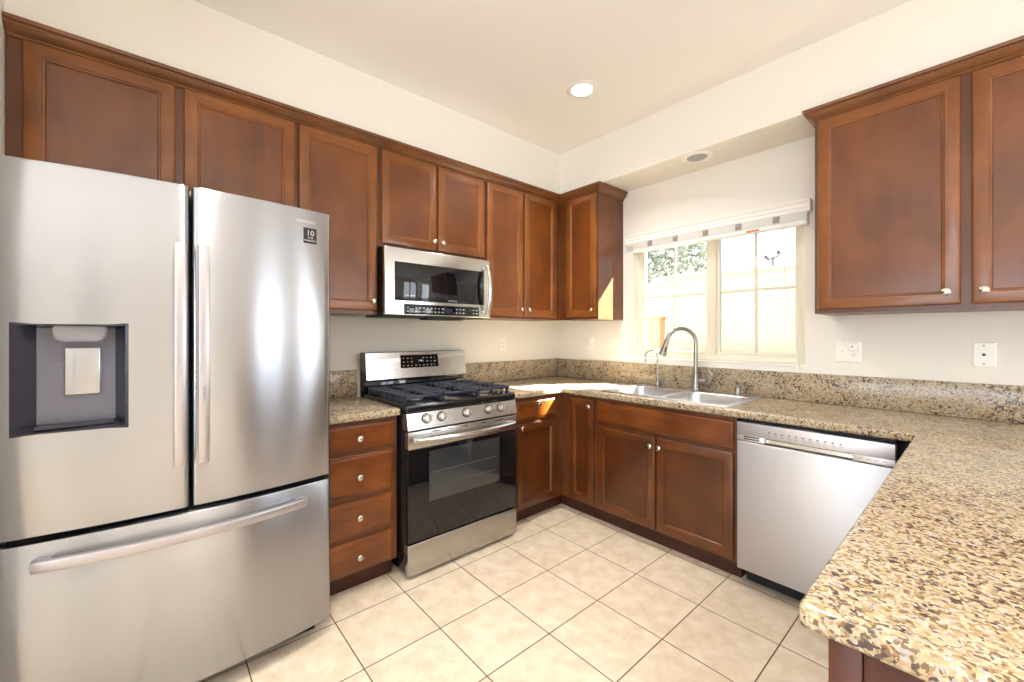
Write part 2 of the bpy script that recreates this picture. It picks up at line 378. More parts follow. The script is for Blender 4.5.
# ------------------------------------------------------------------ kitchen window
win = thing('window_1', V(1.41, -0.08, WZ0), None, None); win['kind'] = 'structure'
b = B(); t = 0.045; fz0, fz1 = WZ0+0.006, WZ1
b.box(WX0, WX0+t, -0.12, -0.06, fz0, fz1, 0.003); b.box(WX1-t, WX1, -0.12, -0.06, fz0, fz1, 0.003)
b.box(WX0+t, WX1-t, -0.12, -0.06, fz0, fz0+t*0.9, 0.003); b.box(WX0+t, WX1-t, -0.12, -0.06, fz1-t, fz1, 0.003)
b.box(1.405, 1.455, -0.115, -0.055, fz0+t*0.9, fz1-t, 0.003)
obj('window_frame', b, M['vinyl'], win)
for (a0, a1) in ((WX0+t, 1.405), (1.455, WX1-t)):
    b = B(); s = 0.022
    b.box(a0, a0+s, -0.1, -0.07, fz0+0.04, fz1-t); b.box(a1-s, a1, -0.1, -0.07, fz0+0.04, fz1-t)
    b.box(a0+s, a1-s, -0.1, -0.07, fz0+0.04, fz0+0.04+s); b.box(a0+s, a1-s, -0.1, -0.07, fz1-t-s, fz1-t)
    sa = obj('sash', b, M['vinyl'], win)
    b = B(); c = (a0+a1)/2
    b.box(c-0.009, c+0.009, -0.092, -0.078, fz0+0.06, fz1-t-s, 0.002); b.box(a0+s, a1-s, -0.093, -0.077, 1.597, 1.615, 0.002)
    obj('muntin', b, M['vinyl'], sa)
    obj('pane', B().box(a0+s, a1-s, -0.087, -0.083, fz0+0.06, fz1-t-s), M['pane'], sa, smooth=None)

bl = thing('window_blind', V(1.41, 0.03, 1.96), 'raised white window blind with moulded valance above the sink window', 'blind')
prof = [(0, 2.030), (0.050, 2.030), (0.056, 2.034), (0.056, 2.048), (0.050, 2.054), (0.057, 2.062), (0.057, 2.078), (0.066, 2.090), (0.068, 2.102), (0, 2.102)]
b = B(); x0, x1 = 0.79, 2.035
b.prism([V(x0, d, z) for d, z in prof], (x1-x0, 0, 0)); obj('valance', b, M['white'], bl, smooth=25)
b = B()
for k in range(7): b.box(0.862, 2.018, 0.004, 0.052, 1.985+k*0.0065, 1.9895+k*0.0065, 0.001)
obj('slat_stack', b, M['white'], bl)
obj('bottom_rail', B().box(0.862, 2.018, 0.003, 0.054, 1.958, 1.983, 0.004), M['white'], bl)
for x in (1.009, 1.213, 1.432, 1.644, 1.86):
    b = B(); b.box(x-0.018, x+0.018, 0.053, 0.0575, 1.992, 2.030, 0.001)
    obj('ladder_clip', b, M['tape'], bl)
obj('warning_sticker', B().box(1.690, 1.765, 0.0535, 0.0545, 1.962, 1.974), M['amber'], bl, label='orange warning sticker')
b = B(); b.tube([V(1.89, 0.06, 2.03), V(1.90, 0.062, 1.75), V(1.935, 0.05, 1.35), V(1.968, 0.03, 1.115)], 0.0022, 8); b.lathe([(0.003, 0), (0.005, -0.01), (0.005, -0.02), (0.002, -0.024)], V(1.968, 0.03, 1.118), Z, 10)
obj('pull_cord', b, M['white'], bl)

# ------------------------------------------------------------------ cabinets
def door_prof(t=0.02): return [(0, 0), (0, t-0.006), (0.003, t-0.002), (0.009, t), (0.047, t), (0.051, t-0.004), (0.055, t-0.005), (0.059, t-0.011)]
def axes(face):   # 'L': faces +x (run along d); 'B': faces +d (run along x)
    return (DD, X) if face == 'L' else (X, DD)
def pos(face, a, depth, z): return V(depth, a, z) if face == 'L' else V(a, depth, z)
def add_door(parent, face, a0, a1, z0, z1, depth, knob=None, mats=None, flat=False, label=None):
    U, Nn = axes(face); mats = mats or [M['wood_v'], M['wood_h'], M['panel']]
    b = B()
    if flat: b.loops(pos(face, a0, depth, z0), U, Z, Nn, a1-a0, z1-z0, [(0, 0), (0, 0.010), (0.004, 0.014), (0.012, 0.016), (0.017, 0.020)], (0, 0, 0, 0), 0)
    else: b.loops(pos(face, a0, depth, z0), U, Z, Nn, a1-a0, z1-z0, door_prof(), (1, 0, 1, 0), 2)
    d = obj('drawer' if flat else 'door', b, mats, parent, smooth=20, label=label)
    if knob:
        p = pos(face, knob[0], depth+0.0195, knob[1])
        k = B().lathe([(0.0075, 0), (0.006, 0.006), (0.006, 0.012), (0.012, 0.016), (0.0155, 0.021), (0.0155, 0.025), (0.011, 0.0285), (0.004, 0.030)], p, Nn, 24)
        obj('knob', k, M['nickel'], d)
    return d
def carcass(face, a0, a1, depth, z0, z1, toe=0.0, mat=None, parent=None, back=0.0, opens=None, stile=0.03):
    """open box with a face frame in front"""
    b = B(); t = 0.016
    def bx(p0, p1, q0, q1, r0, r1, bev=0.0):
        return b.box(q0, q1, p0, p1, r0, r1, bev) if face == 'L' else b.box(p0, p1, q0, q1, r0, r1, bev)
    zb = z0+toe
    bx(a0, a0+t, back, depth-0.02, zb, z1); bx(a1-t, a1, back, depth-0.02, zb, z1)
    bx(a0+t, a1-t, back, depth-0.02, zb, zb+t); bx(a0+t, a1-t, back, depth-0.02, z1-t, z1) if not toe else None; bx(a0+t, a1-t, back, back+0.006, zb+t, z1-t)
    return b, bx
UB, UT = 1.428, 2.425
def upper(name, face, a0, a1, z0, label, doors, group=None):
    loc = pos(face, (a0+a1)/2, UD/2, z0)
    c = thing(name, loc, label, 'cabinet', group)
    b, bx = carcass(face, a0, a1, UD, z0, UT, back=0.002)
    obj('cabinet_body', b, M['wood_box'], c, smooth=None)
    b, bx = B(), None
    def fx(p0, p1, r0, r1):
        return b.box(UD-0.02, UD, p0, p1, r0, r1) if face == 'L' else b.box(p0, p1, UD-0.02, UD, r0, r1)
    e0 = max(0.035, min(q[0] for q in doors)+0.01-a0); e1 = max(0.035, a1-max(q[1] for q in doors)+0.01)
    fx(a0, a0+e0, z0, UT); fx(a1-e1, a1, z0, UT); fx(a0+e0, a1-e1, z0, z0+0.035); fx(a0+e0, a1-e1, UT-0.04, UT)
    for g0, g1 in zip(doors[:-1], doors[1:]):
        m = (g0[1]+g1[0])/2; fx(m-0.02, m+0.02, z0+0.035, UT-0.04)
    obj('face_frame', b, M['wood_box'], c, smooth=None)
    for (p0, p1, kx) in doors:
        add_door(c, face, p0, p1, z0+0.022, 2.410, UD, (kx, z0+0.075) if kx else None)
    return c
upper('wall_cabinet', 'L', 2.365, 3.343, 1.86, 'two-door wooden wall cabinet above the refrigerator', [(2.829-0.45, 2.829, 2.80), (2.860, 3.300, 2.89)])
upper('wall_cabinet', 'L', 1.932, 2.364, UB, 'single-door wooden wall cabinet between refrigerator and microwave', [(1.938, 2.358, 1.965)])
upper('wall_cabinet', 'L', 1.130, 1.931, 1.832, 'short two-door wooden wall cabinet directly above the microwave', [(1.151, 1.525, 1.500), (1.539, 1.909, 1.564)])
upper('wall_cabinet', 'L', 0.3355, 1.129, UB, 'two-door wooden wall cabinet right of the microwave, reaching the corner', [(0.395, 0.754, 0.722), (0.770, 1.122, 0.800)])
c = upper('wall_cabinet', 'B', 0.3355, 0.735, UB, 'narrow single-door corner wall cabinet left of the sink window', [(0.418, 0.722, 0.692)])
upper('wall_cabinet', 'B', 2.119, 3.20, 1.417, 'large two-door wooden wall cabinet right of the sink window', [(2.134, 2.634, 2.592), (2.665, 3.18, 2.700)])
# crown mouldings
cp = [(0.0, 2.412), (0.006, 2.412), (0.010, 2.417), (0.010, 2.423), (0.018, 2.428), (0.030, 2.440), (0.036, 2.449), (0.036, 2.456), (0.044, 2.460), (0.046, 2.474), (0.0, 2.474)]
b = B().sweep([V(UD, 3.343, 0), V(UD, UD, 0), V(0.735, UD, 0), V(0.735, 0.003, 0)], [X, X+DD, X+DD, X], cp)
tag(obj('crown_moulding', b, M['crown'], origin=V(UD, 1.8, 2.412), smooth=25), 'long wooden crown moulding over the range wall cabinets, turning the corner', 'moulding')
b = B().sweep([V(2.119, 0.003, 0), V(2.119, UD, 0), V(3.20, UD, 0), V(3.20, 0.003, 0)], [-X, -X+DD, X+DD, X], cp)
tag(obj('crown_moulding', b, M['crown'], origin=V(2.119, UD, 2.412), smooth=25), 'wooden crown moulding over the cabinet right of the sink window', 'moulding')

FD = 0.605; BT = 0.876; TK = 0.10
BM = [M['bwood_v'], M['bwood_h'], M['bpanel']]
def base(name, face, a0, a1, label, fronts, depth=FD, group=None, stiles=None):
    c = thing(name, pos(face, (a0+a1)/2, depth/2, 0), label, 'cabinet', group)
    b, bx = carcass(face, a0, a1, depth, 0, BT, toe=TK, back=0.002)
    obj('cabinet_body', b, M['wood_box'], c, smooth=None)
    b = B()
    def fx(p0, p1, r0, r1): return b.box(depth-0.02, depth, p0, p1, r0, r1) if face == 'L' else b.box(p0, p1, depth-0.02, depth, r0, r1)
    e0 = max(0.035, min(q[1] for q in fronts)+0.01-a0); e1 = max(0.035, a1-max(q[2] for q in fronts)+0.01)
    fx(a0, a0+e0, TK, BT); fx(a1-e1, a1, TK, BT); fx(a0+e0, a1-e1, TK, TK+0.03); fx(a0+e0, a1-e1, BT-0.035, BT)
    for kind, p0, p1, r0, r1, kn in fronts:
        if r0 > 0.2: fx(a0+e0, a1-e1, r0-0.030, r0+0.012)
    ds = sorted(set((f[1], f[2]) for f in fronts if f[0] == 'door'))
    for g0, g1 in zip(ds[:-1], ds[1:]):
        m = (g0[1]+g1[0])/2; fx(m-0.02, m+0.02, TK+0.03, 0.66)
    obj('face_frame', b, M['wood_box'], c, smooth=None)
    b = B()
    if face == 'L': b.box(0.02, 0.548, a0+0.001-(0.057 if a0 < 0.61 else 0), a1-0.001, 0.0, TK)
    else: b.box(a0+0.001-(0.058 if a0 < 0.61 else 0), a1-0.001, 0.02, 0.548 if depth < 0.7 else depth-0.057, 0.0, TK)
    obj('toe_kick', b, M['toe'], c, smooth=None)
    for kind, p0, p1, r0, r1, kn in fronts:
        if kind == 'door': add_door(c, face, p0, p1, r0, r1, depth, kn, BM)
        else: add_door(c, face, p0, p1, r0, r1, depth, kn, [M['dwood']], flat=True)
    return c
base('base_cabinet', 'L', 1.938, 2.347, 'wooden base cabinet with four stacked drawers between refrigerator and range',
     [('drawer', 1.962, 2.330, 0.727, 0.853, (2.149, 0.786)), ('drawer', 1.962, 2.335, 0.497, 0.700, (2.149, 0.592)), ('drawer', 1.962, 2.335, 0.300, 0.470, (2.149, 0.388)), ('drawer', 1.962, 2.335, 0.112, 0.272, (2.149, 0.190))])
base('base_cabinet', 'L', 0.606, 1.143, 'wooden base cabinet with one drawer over one door, right of the range',
     [('drawer', 0.690, 1.080, 0.717, 0.853, (0.885, 0.820)), ('door', 0.690, 1.080, 0.115, 0.692, (1.045, 0.672))])
base('base_cabinet', 'B', 0.606, 0.922, 'narrow tall-door wooden base cabinet in the corner left of the sink cabinet',
     [('door', 0.690, 0.908, 0.115, 0.853, (0.882, 0.805))])
base('base_cabinet', 'B', 0.923, 1.842, 'wide two-door wooden sink base cabinet under the double sink',
     [('drawer', 0.943, 1.827, 0.705, 0.850, None), ('door', 0.943, 1.376, 0.115, 0.680, (1.352, 0.625)), ('door', 1.388, 1.827, 0.115, 0.680, (1.412, 0.625))])
# peninsula base: faces the kitchen on its left side, finished end panel towards the room
pc = thing('peninsula_cabinet', V(2.85, 1.4, 0), 'dark wooden peninsula base cabinet with a plain end panel under the granite overhang', 'cabinet')
b = B(); b.box(2.57, 3.18, 0.03, 2.16, TK, BT); obj('cabinet_body', b, M['wood_box'], pc, smooth=None)
b = B(); b.box(2.549, 2.588, 2.16, 2.178, 0.0, BT, 0.001); b.box(2.589, 3.19, 2.16, 2.174, 0.0, BT, 0.001); obj('end_panel', b, M['ppanel'], pc)
obj('face_frame', B().box(2.551, 2.57, 0.665, 2.16, TK, BT), M['wood_box'], pc, smooth=None)
obj('toe_kick', B().box(2.61, 3.15, 0.03, 2.158, 0.0, TK), M['toe'], pc, smooth=None)
# ------------------------------------------------------------------ countertops
def slab(cells_x, cells_d, keep, z0, z1, bev=0.009):
    b = bmesh.new(); vs = {}
    def v(x, d):
        k = (round(x, 4), round(d, 4))
        if k not in vs: vs[k] = b.verts.new(V(x, d, z1))
        return vs[k]
    fs = []
    for x0, x1 in zip(cells_x[:-1], cells_x[1:]):
        for d0, d1 in zip(cells_d[:-1], cells_d[1:]):
            if keep((x0+x1)/2, (d0+d1)/2): fs.append(b.faces.new((v(x0, d0), v(x0, d1), v(x1, d1), v(x1, d0))))
    r = bmesh.ops.extrude_face_region(b, geom=fs)
    bmesh.ops.translate(b, vec=(0, 0, z0-z1), verts=[q for q in r['geom'] if isinstance(q, bmesh.types.BMVert)])
    bmesh.ops.recalc_face_normals(b, faces=b.faces)
    es = [e for e in b.edges if len(e.link_faces) == 2 and e.calc_face_angle(0) > 1.0]
    bmesh.ops.bevel(b, geom=es, offset=bev, segments=3, affect='EDGES', profile=0.5)
    o = B(); o.bm.free(); o.bm = b; return o
CT = 0.914
SX0, SX1, SD0, SD1 = 0.925, 1.795, 0.055, 0.575
ct = thing('granite_countertop', V(1.4, 0.3, BT), 'long granite countertop around the corner, under the sink and out along the peninsula', 'countertop')
hx0, hx1, hd0, hd1 = SX0+0.02, SX1-0.02, SD0+0.02, SD1-0.02
def keep(x, d):
    if hx0 < x < hx1 and hd0 < d < hd1: return False
    if d < 0.646: return True
    if x < 0.646 and d < 1.147: return True
    return x > 2.51
obj('counter_slab', slab([0.002, 0.646, hx0, hx1, 2.519, 3.5], [0.002, hd0, hd1, 0.646, 1.147, 2.212], lambda x, d: keep(x, d) and not (0.646 < x < 2.519 and d > 0.646) and not (x < 0.646 and d > 1.147), BT, CT), M['granite'], ct, smooth=40)
obj('backsplash', B().box(0.024, 3.5, 0.002, 0.022, CT, 1.080, 0.003), M['granite'], ct)
obj('backsplash', B().box(0.002, 0.022, 0.002, 1.147, CT, 1.080, 0.003), M['granite'], ct)
c2 = thing('granite_countertop', V(0.3, 2.15, BT), 'short granite countertop piece between the refrigerator and the range', 'countertop')
obj('counter_slab', slab([0.002, 0.646], [1.932, 2.347], lambda x, d: True, BT, CT), M['granite'], c2, smooth=40)
obj('backsplash', B().box(0.002, 0.022, 1.932, 2.347, CT, 1.080, 0.003), M['granite'], c2)

# ------------------------------------------------------------------ sink, taps
sk = thing('double_sink', V(1.36, 0.315, CT), 'stainless double-bowl drop-in sink under the window', 'sink')
def rrect(x0, x1, d0, d1, r, z, n=6):
    pts = []
    for cx, cd, a in ((x1-r, d0+r, -90), (x1-r, d1-r, 0), (x0+r, d1-r, 90), (x0+r, d0+r, 180)):
        for k in range(n+1):
            t = math.radians(a+90*k/n); pts.append((cx+r*math.cos(t), cd+r*math.sin(t)))
    return pts
bb = bmesh.new()
def ring(pts, z): return [bb.verts.new(V(x, d, z)) for x, d in pts]
def bridge(a, c):
    n = len(a)
    for k in range(n): bb.faces.new((a[k], a[(k+1) % n], c[(k+1) % n], c[k]))
outer0 = ring(rrect(SX0, SX1, SD0, SD1, 0.03, 0), CT+0.001); outer1 = ring(rrect(SX0+0.003, SX1-0.003, SD0+0.003, SD1-0.003, 0.03, 0), CT+0.006)
outer2 = ring(rrect(SX0+0.02, SX1-0.02, SD0+0.02, SD1-0.02, 0.02, 0), CT+0.0045)
bridge(outer0, outer1); bridge(outer1, outer2)
bowls = [(SX0+0.04, 1.345, 0.145, SD1-0.035), (1.375, SX1-0.04, 0.145, SD1-0.035)]
deck_edges = [e for e in bb.edges if all(v in outer2 for v in e.verts)]
allb = []
for (x0, x1, d0, d1) in bowls:
    r0 = ring(rrect(x0, x1, d0, d1, 0.06, 0), CT+0.0045); r1 = ring(rrect(x0+0.006, x1-0.006, d0+0.006, d1-0.006, 0.057, 0), CT-0.004)
    r2 = ring(rrect(x0+0.02, x1-0.02, d0+0.02, d1-0.02, 0.055, 0), CT-0.15); r3 = ring(rrect(x0+0.05, x1-0.05, d0+0.05, d1-0.05, 0.04, 0), CT-0.175)
    bridge(r0, r1); bridge(r1, r2); bridge(r2, r3); bb.faces.new(r3)
    allb += [e for e in bb.edges if all(v in r0 for v in e.verts)]
bmesh.ops.triangle_fill(bb, edges=deck_edges+allb, use_beauty=True)
bmesh.ops.recalc_face_normals(bb, faces=bb.faces)
w = B(); w.bm.free(); w.bm = bb
obj('sink_basin', w, M['sink_steel'], sk, smooth=40)
for (x0, x1, d0, d1) in bowls:
    obj('drain', B().lathe([(0.043, 0), (0.043, 0.003), (0.034, 0.004), (0.030, -0.002), (0.012, -0.002), (0.010, 0.006), (0.003, 0.007)], V((x0+x1)/2, (d0+d1)/2, CT-0.174), Z, 28), M['chrome'], sk)

fz = CT+0.006
fa = thing('kitchen_faucet', V(1.385, 0.10, fz), 'tall gooseneck pull-down faucet with side lever, at the back of the sink', 'faucet')
obj('faucet_body', B().lathe([(0.030, 0), (0.030, 0.006), (0.024, 0.012), (0.022, 0.03), (0.022, 0.085), (0.019, 0.105), (0.0135, 0.14)], V(1.385, 0.10, fz), Z, 28), M['tap'], fa)
pts = [V(1.385, 0.10, fz+0.13), V(1.385, 0.10, 1.24)]
dirv = Vector((-0.66, -0.75, 0)).normalized(); R = 0.100; cen = V(1.385, 0.10, 1.25)+dirv*R
for k in range(0, 15):
    a = math.radians(180-k*12.0); pts.append(cen+dirv*(R*math.cos(a))+Z*(R*math.sin(a)))
obj('spout', B().tube(pts, 0.0140, 16), M['tap'], fa)
e = pts[-1]; dn = (pts[-1]-pts[-2]).normalized()
hd = B().tube([e-dn*0.005, e+dn*0.03, e+dn*0.05, e+dn*0.10, e+dn*0.112], [0.0155, 0.016, 0.019, 0.026, 0.023], 20)
sh = obj('spray_head', hd, M['tap'], fa)
obj('spray_button', B().tube([e+dn*0.05+X*0.013+DD*0.009, e+dn*0.085+X*0.018+DD*0.011], [0.005, 0.006], 10), M['black_matte'], sh)
lv = B(); lv.tube([V(1.40, 0.10, fz+0.065), V(1.460, 0.10, fz+0.067)], [0.017, 0.016], 18)
lv.tube([V(1.458, 0.10, fz+0.055), V(1.492, 0.105, fz+0.085), V(1.496, 0.11, fz+0.125), V(1.472, 0.115, fz+0.17)], [0.015, 0.012, 0.010, 0.007], 12)
obj('lever_handle', lv, M['tap'], fa)
wf = thing('filtered_water_faucet', V(1.10, 0.105, fz), 'slim curved filtered-water faucet left of the tall faucet', 'faucet')
obj('faucet_body', B().lathe([(0.020, 0), (0.020, 0.005), (0.013, 0.01), (0.013, 0.058), (0.008, 0.066)], V(1.10, 0.105, fz), Z, 20), M['tap'], wf)
pts = [V(1.10, 0.105, fz+0.06), V(1.10, 0.105, 1.14)]; dv = Vector((-0.75, -0.66, 0)).normalized(); cen = V(1.10, 0.105, 1.15)+dv*0.042
for k in range(0, 13):
    a = math.radians(180-k*15); pts.append(cen+dv*(0.042*math.cos(a))+Z*(0.042*math.sin(a)))
pts.append(pts[-1]-Z*0.05)
obj('spout', B().tube(pts, 0.0060, 12), M['tap'], wf)
lv = B().tube([V(1.105, 0.105, fz+0.045), V(1.130, 0.105, fz+0.045)], 0.009, 12); lv.tube([V(1.129, 0.105, fz+0.03), V(1.132, 0.105, fz+0.085)], [0.008, 0.006], 10)
obj('lever_handle', lv, M['tap'], wf)
ag = B().lathe([(0.020, 0), (0.020, 0.004), (0.0165, 0.006), (0.0165, 0.040), (0.014, 0.047), (0.004, 0.049)], V(1.655, 0.10, fz), Z, 24)
tag(obj('air_gap_cap', ag, M['tap'], origin=V(1.655, 0.10, fz)), 'small chrome air gap cap right of the tall faucet', 'air gap')

# ------------------------------------------------------------------ dishwasher
dw = thing('dishwasher', V(2.155, 0.33, 0), 'stainless built-in dishwasher under the counter, right of the sink cabinet', 'dishwasher')
D0, D1 = 1.857, 2.462; DF = 0.655
obj('tub_body', B().box(D0+0.004, D1-0.004, 0.03, 0.60, 0.105, 0.868), M['black_matte'], dw, smooth=None)
obj('toe_panel', B().box(D0+0.004, D1-0.004, 0.10, 0.535, 0.0, 0.103), M['black_matte'], dw, smooth=None)
bb = B(); bb.box(D0, D1, 0.602, DF, 0.105, 0.762, 0.005, 3); obj('door', bb, M['dw_steel'], dw)
# control fascia, with a scooped pocket handle along its lower edge
bb = B(); bb.box(D0, D1, 0.602, DF-0.002, 0.794, 0.860, 0.003)
bb.box(D0, 1.985, 0.602, DF-0.002, 0.766, 0.7945, 0.001); bb.box(2.325, D1, 0.602, DF-0.002, 0.766, 0.7945, 0.001)
cp_ = obj('control_panel', bb, M['dw_steel'], dw)
bb = B(); bb.prism([V(1.985, DF-0.002, 0.795), V(1.985, DF-0.02, 0.792), V(1.985, DF-0.032, 0.783), V(1.985, DF-0.030, 0.767), V(1.985, 0.605, 0.767), V(1.985, 0.605, 0.795)], (0.34, 0, 0))
obj('pocket_handle', bb, M['steel'], cp_)
bb = B()
for z in (0.775, 0.786): obj('vent_slot', B().box(1.890, 1.962, DF-0.003, DF-0.001, z, z+0.006), M['black_matte'], cp_, smooth=None)
bb = B()
for k in range(11): 
    x = 2.00+k*0.028; bb.box(x, x+0.009, DF-0.0025, DF-0.0014, 0.822, 0.829); bb.box(x-0.002, x+0.013, DF-0.0025, DF-0.0014, 0.812, 0.814)
for k in range(4): x = 2.345+k*0.026; bb.box(x, x+0.014, DF-0.0025, DF-0.0014, 0.781, 0.7835)
obj('button_marks', bb, M['print_grey'], cp_, smooth=None)

# ------------------------------------------------------------------ range
rg = thing('gas_range', V(0.35, 1.537, 0), 'freestanding stainless gas range with black oven door, between the drawers and corner cabinets', 'range')
R0, R1 = 1.149, 1.920
bb = B(); bb.box(0.03, 0.655, R0, R1, 0.03, 0.905, 0.003); bb.box(0.08, 0.60, R0+0.03, R1-0.03, 0.0, 0.03); obj('oven_body', bb, M['black'], rg)
obj('storage_drawer', B().box(0.657, 0.700, R0+0.002, R1-0.002, 0.022, 0.186, 0.005, 3), M['steel'], rg)
od = obj('oven_door', B().box(0.658, 0.697, R0+0.003, R1-0.003, 0.195, 0.695, 0.004), M['glass_black'], rg)
obj('door_trim', B().box(0.658, 0.702, R0+0.002, R1-0.002, 0.696, 0.788, 0.004), M['steel'], od)
bb = B(); bb.box(0.6965, 0.6985, 1.292, 1.790, 0.392, 0.668, 0.0008); ow = obj('oven_window', bb, M['oven_window'], od)
bb = B()
for z in (0.47, 0.55): bb.tube([V(0.6988, 1.32, z), V(0.6988, 1.77, z)], 0.0008, 6)
obj('rack_lines', bb, M['burner'], ow)
hp = []; hr = []
for k in range(21):
    t = k/20; a = R1-0.045-(R1-R0-0.09)*t; hp.append(V(0.722+0.040*math.sin(math.pi*t)**0.8, a, 0.742))
bb = B(); bb.tube(hp, 0.015, 14, sx=1.0, up=(0, 0, 1)); 
for a in (R1-0.05, R0+0.05): bb.box(0.700, 0.728, a-0.016, a+0.016, 0.729, 0.756, 0.004)
obj('oven_handle', bb, M['steel'], od)
for a, w_ in ((1.30, 0.06), (1.42, 0.03), (1.56, 0.05), (1.66, 0.025), (1.75, 0.05)): obj('vent_slot', B().box(0.700, 0.7028, a-w_/2, a+w_/2, 0.774, 0.779), M['black_matte'], od, smooth=None)
# sloping control fascia
bb = B(); bb.prism([V(0.64, R0, 0.798), V(0.704, R0, 0.798), V(0.700, R0, 0.820), V(0.686, R0, 0.884), V(0.64, R0, 0.884)], V(0, R1-R0, 0), 0.001)
cpn = obj('control_fascia', bb, M['steel'], rg)
nk = Vector((0.975, 0, 0.21)).normalized()
for a in (1.805, 1.710, 1.541, 1.378, 1.282):
    p = V(0.692, a, 0.850)
    kb = B().lathe([(0.0235, 0.004), (0.0235, 0.009), (0.0215, 0.012), (0.021, 0.030), (0.018, 0.033), (0.004, 0.034)], p, nk, 30)
    k_ = obj('burner_knob', kb, M['knobplate'], rg)
    obj('knob_skirt', B().lathe([(0.028, 0.0), (0.028, 0.003), (0.0245, 0.005), (0.002, 0.005)], p, nk, 30), M['gasket'], k_)
    g = B(); q = p+nk*0.034; up = nk.cross(Y).normalized()
    g.box(-0.004, 0.004, -0.0035, 0.0035, -0.018, 0.018, 0.0012)
    for v in g.bm.verts: v.co = q+nk*v.co.x+Y*v.co.y+up*v.co.z
    obj('grip', g, M['burner'], k_)
bb = B(); bb.box(0.085, 0.690, R0-0.001, R1+0.001, 0.886, 0.932, 0.012, 4); obj('cooktop', bb, M['black'], rg)
# cast-iron grates: three, each a frame with fingers
for g0, g1 in ((R0+0.015, 1.405), (1.410, 1.668), (1.673, R1-0.015)):
    bb = B(); x0, x1 = 0.13, 0.645; z0, z1 = 0.958, 0.974; wbar = 0.010
    bb.box(x0, x1, g0, g0+wbar, z0, z1, 0.002); bb.box(x0, x1, g1-wbar, g1, z0, z1, 0.002)
    bb.box(x0, x0+wbar, g0, g1, z0, z1, 0.002); bb.box(x1-wbar, x1, g0, g1, z0, z1, 0.002)
    bb.box((x0+x1)/2-0.005, (x0+x1)/2+0.005, g0, g1, z0, z1, 0.002)
    n = 9
    for k in range(1, n):
        x = x0+(x1-x0)*k/n
        L_ = 0.085 if k in (2, 3, 6, 7) else (g1-g0)/2
        bb.box(x-0.004, x+0.004, g0+wbar, g0+min(L_, 0.09), z0+0.002, z1+0.003, 0.0015); bb.box(x-0.004, x+0.004, g1-min(L_, 0.09), g1-wbar, z0+0.002, z1+0.003, 0.0015)
    for k in range(10):
        x = x0+(x1-x0)*(k+0.5)/10
        for a in (g0-0.003, g1-wbar+0.001): bb.box(x-0.009, x+0.009, a, a+wbar+0.002, 0.931 if k in (0, 9) else 0.938, z1-0.004, 0.001)
    obj('grate', bb, M['iron'], rg)
for x, a, r in ((0.50, 1.775, 0.048), (0.24, 1.775, 0.036), (0.50, 1.29, 0.050), (0.24, 1.29, 0.036), (0.37, 1.54, 0.042)):
    k_ = obj('burner', B().lathe([(r, 0), (r, 0.008), (r*0.85, 0.012), (r*0.3, 0.012)], V(x, a, 0.931), Z, 28), M['burner'], rg)
    obj('burner_cap', B().lathe([(r*0.8, 0), (r*0.8, 0.006), (r*0.7, 0.008), (0.002, 0.009)], V(x, a, 0.943), Z, 28), M['black'], k_)
# backguard
bg_ = obj('backguard', B().box(0.03, 0.084, R0, R1, 0.905, 1.192, 0.003), M['black'], rg)
bb = B(); bb.prism([V(0.085, R0-0.003, 1.008), V(0.122, R0-0.003, 1.016), V(0.098, R0-0.003, 1.186), V(0.085, R0-0.003, 1.190)], V(0, R1-R0-0.007, 0), 0.0015)
fp = obj('backguard_panel', bb, M['steel'], bg_)
obj('lower_trim', B().box(0.084, 0.090, R0+0.012, R1-0.012, 0.935, 1.000, 0.001), M['glass_black'], bg_)
nb = Vector((0.17, 0, 0.024)).normalized(); ub = Vector((-0.024, 0, 0.17)).normalized()
def on_guard(a, h, off=0.0): return V(0.122, a, 1.016)+ub*h+nb*off
b4 = B().loops(on_guard(1.672, 0.066, 0.0002), -DD*-1*-1 if False else Y, ub, nb, 0.292, 0.088, [(0, 0), (0.001, 0.0012)], back=True)
dsp = obj('display_panel', b4, M['glass_black'], fp, smooth=None)
bb = B()
def mark(a, h, w_, h_):
    bb.loops(on_guard(a, h, 0.0016), Y, ub, nb, w_, h_, [(0, 0), (0.0002, 0.0004)])
for r_, hh in ((0, 0.078), (1, 0.104), (2, 0.128)):
    for k in range(9):
        if r_ > 0 and 3 <= k <= 4: continue
        mark(1.655-k*0.030, hh, 0.012 if (k+r_) % 2 else 0.008, 0.006)
obj('button_marks', bb, M['print_light'], dsp, smooth=None)
obj('lit_digits', text_bm('1:16', 0.018, on_guard(1.525, 0.112, 0.0018), Y, ub, nb), lamp_mat('clock_digits', (0.45, 0.75, 1.0, 1), 0.5), dsp, smooth=None)
obj('nameplate', text_bm('SAMSUNG', 0.014, on_guard(1.536, 0.035, 0.0005), Y, ub, nb), M['print_light'], fp, smooth=None)

# ------------------------------------------------------------------ microwave
mw = thing('over_range_microwave', V(0.2, 1.537, 1.42), 'stainless over-the-range microwave with black window mounted over the gas range', 'microwave')
m0, m1, mz0, mz1 = 1.150, 1.924, 1.424, 1.826
bb = B(); bb.box(0.01, 0.385, m0+0.004, m1-0.001, mz0+0.012, mz1, 0.002); mb = obj('microwave_body', bb, M['black_matte'], mw)
bb = B(); bb.box(0.06, 0.38, m0+0.03, m1-0.03, mz0-0.006, mz0+0.012, 0.002); bb.box(0.27, 0.37, 1.34, 1.62, mz0-0.020, mz0-0.004, 0.004); obj('vent_base', bb, M['black_matte'], mw)
md = obj('microwave_door', B().box(0.386, 0.420, m0, m1, mz0, mz1, 0.005, 3), M['steel'], mw)
obj('door_window', B().box(0.4195, 0.4225, 1.205, 1.862, 1.512, 1.742, 0.001), M['glass_black'], md)
